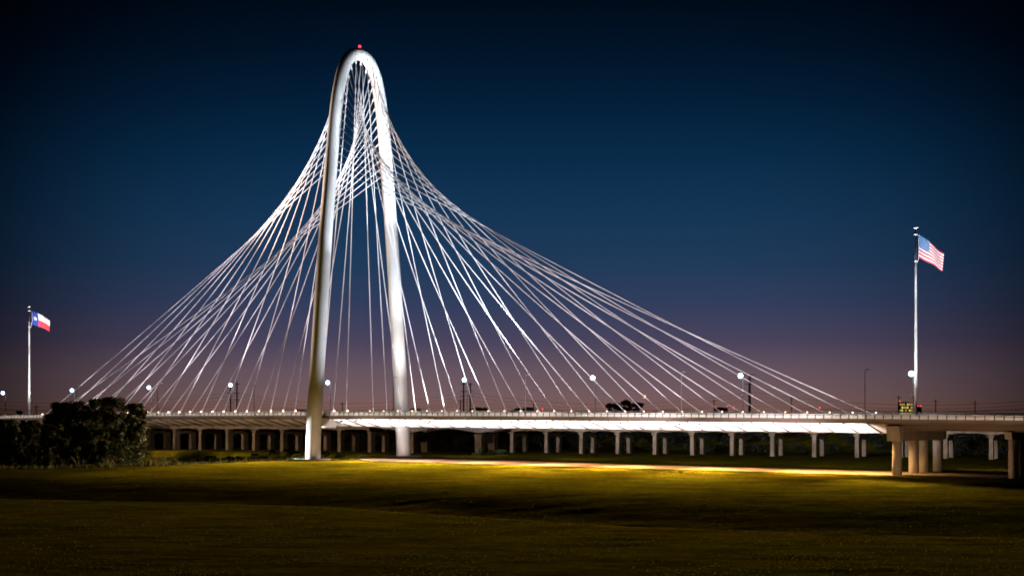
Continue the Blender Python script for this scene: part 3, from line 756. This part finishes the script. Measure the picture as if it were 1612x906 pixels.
def upole(px, ytop, d, lab):
    p = at(px, d); z = height(p.x, p.y); H = zpx(ytop, d)-z; r = empty('utility_pole', (p.x, p.y, z)); tag(r, lab, 'utility pole', 'small timber poles beyond the levee')
    b = MBd(); b.tube([(0,0,-1),(0,0,H)], [.3,.2], 8); b.obj('shaft', 'wood', r)
    b = MBd(); b.box(-1.3,1.3,-.09,.09,H-1.1,H-.9); b.obj('crossarm', 'wood', r)
for px, y, lab in ((57,637,'small timber pole right of the left flagpole'),(539,632,'small timber pole between the two arch legs'),(840,628,'small timber pole right of the middle unlit lamp post'),(1124,628,'small timber pole at the left of the low red lit building'),
        (1246,624,'small timber pole between the thick mast and the cable ends'),(1415,622,'timber pole just left of the lit office building'),(1473,628,'timber pole right of the tall flagpole'),(1535,630,'rightmost timber pole over the approach deck'),(725,628,'small timber pole just left of the dark twin mast')):
    upole(px, y, 640, lab)

# ------------------------------------------------------------------ distant buildings
def building(px0, px1, ytop, d, nx_, nz_, mw, lit, lab, extra=None, seed=1, name='office_building', cat='building'):
    rr = random.Random(seed); x0 = (px0-806)/F*d; x1 = (px1-806)/F*d; gz = 6.5; H = zpx(ytop, d)-gz
    r = empty(name, ((x0+x1)/2, d, gz)); tag(r, lab, cat)
    hw = (x1-x0)/2; b = MBd(); b.box(-hw,hw,0,5,-2,H); b.box(-hw+2.6,hw-3.6,2,4,H+.002,H+.7); b.obj('wall', mw, r)
    for j in range(nz_):
        for i in range(nx_):
            if rr.random() > lit: continue
            cx = -hw+(i+.5)*2*hw/nx_; cz = H-.2-(j+.5)*2.5
            b = MBd(); b.box(cx-hw/nx_*.78, cx+hw/nx_*.78, -.12, -.02, cz-.85, cz+.85); b.obj('window', 'win' if rr.random() < .7 else 'winw', r)
    for sx in (-1, 1):
        b = MBd(); b.tube([(sx*(hw-.5),1,H),(sx*(hw-.5),1,H+1.2)], .15, 6); m_ = b.obj('light_stand', 'dark', r)
        b = MBd(); b.ball((sx*(hw-.5),.8,H+1.5), .4, 5); b.obj('warning_light', 'red', m_)
    return r
building(1416, 1439, 633.5, 1150, 8, 4, 'wall', .85, 'distant office block with yellow lit windows left of the tall flagpole', seed=4)
building(1444.5, 1451, 641, 1190, 3, 2, 'wall', .5, 'low distant block with a red light just right of the tall flagpole', seed=5)
building(1126, 1146, 641.5, 1250, 5, 2, 'bwall', .0, 'low distant reddish building with red roof lights behind the right cables', seed=6, name='low_building')
for px, y, lab in ((853.9,643.5,'red warning light above the deck right of mid span'),(1290.5,641,'red warning light over the deck near the outermost cables'),(1155,640.5,'red warning light right of the low reddish building')):
    p = at(px, 900); z0 = height(p.x, p.y); z1 = zpx(y, 900); r = empty('warning_beacon', (p.x, p.y, z0)); tag(r, lab, 'warning beacon', 'red beacons far behind the bridge')
    b = MBd(); b.tube([(0,0,-1),(0,0,z1-z0-.3)], .12, 6); b.obj('stand', 'dark', r)
    b = MBd(); b.ball((0,0,z1-z0), .45, 5); b.obj('lamp', 'red', r)
# glowing crescent added low in the sky for a lens flare, no moon
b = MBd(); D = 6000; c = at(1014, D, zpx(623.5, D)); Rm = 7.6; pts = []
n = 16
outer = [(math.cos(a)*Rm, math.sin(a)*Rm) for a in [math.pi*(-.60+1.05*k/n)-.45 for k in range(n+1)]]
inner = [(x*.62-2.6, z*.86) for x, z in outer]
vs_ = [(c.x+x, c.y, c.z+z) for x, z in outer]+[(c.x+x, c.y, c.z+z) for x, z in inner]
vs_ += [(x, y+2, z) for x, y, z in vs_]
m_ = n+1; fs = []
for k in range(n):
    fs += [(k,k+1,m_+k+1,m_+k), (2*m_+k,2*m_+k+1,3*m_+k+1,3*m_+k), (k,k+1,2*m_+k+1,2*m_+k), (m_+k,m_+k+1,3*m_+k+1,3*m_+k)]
b.add(vs_, fs); tag(b.obj('crescent_flare', 'amber'), 'small orange crescent flare low in the sky right of the tallest distant tree', 'flare')
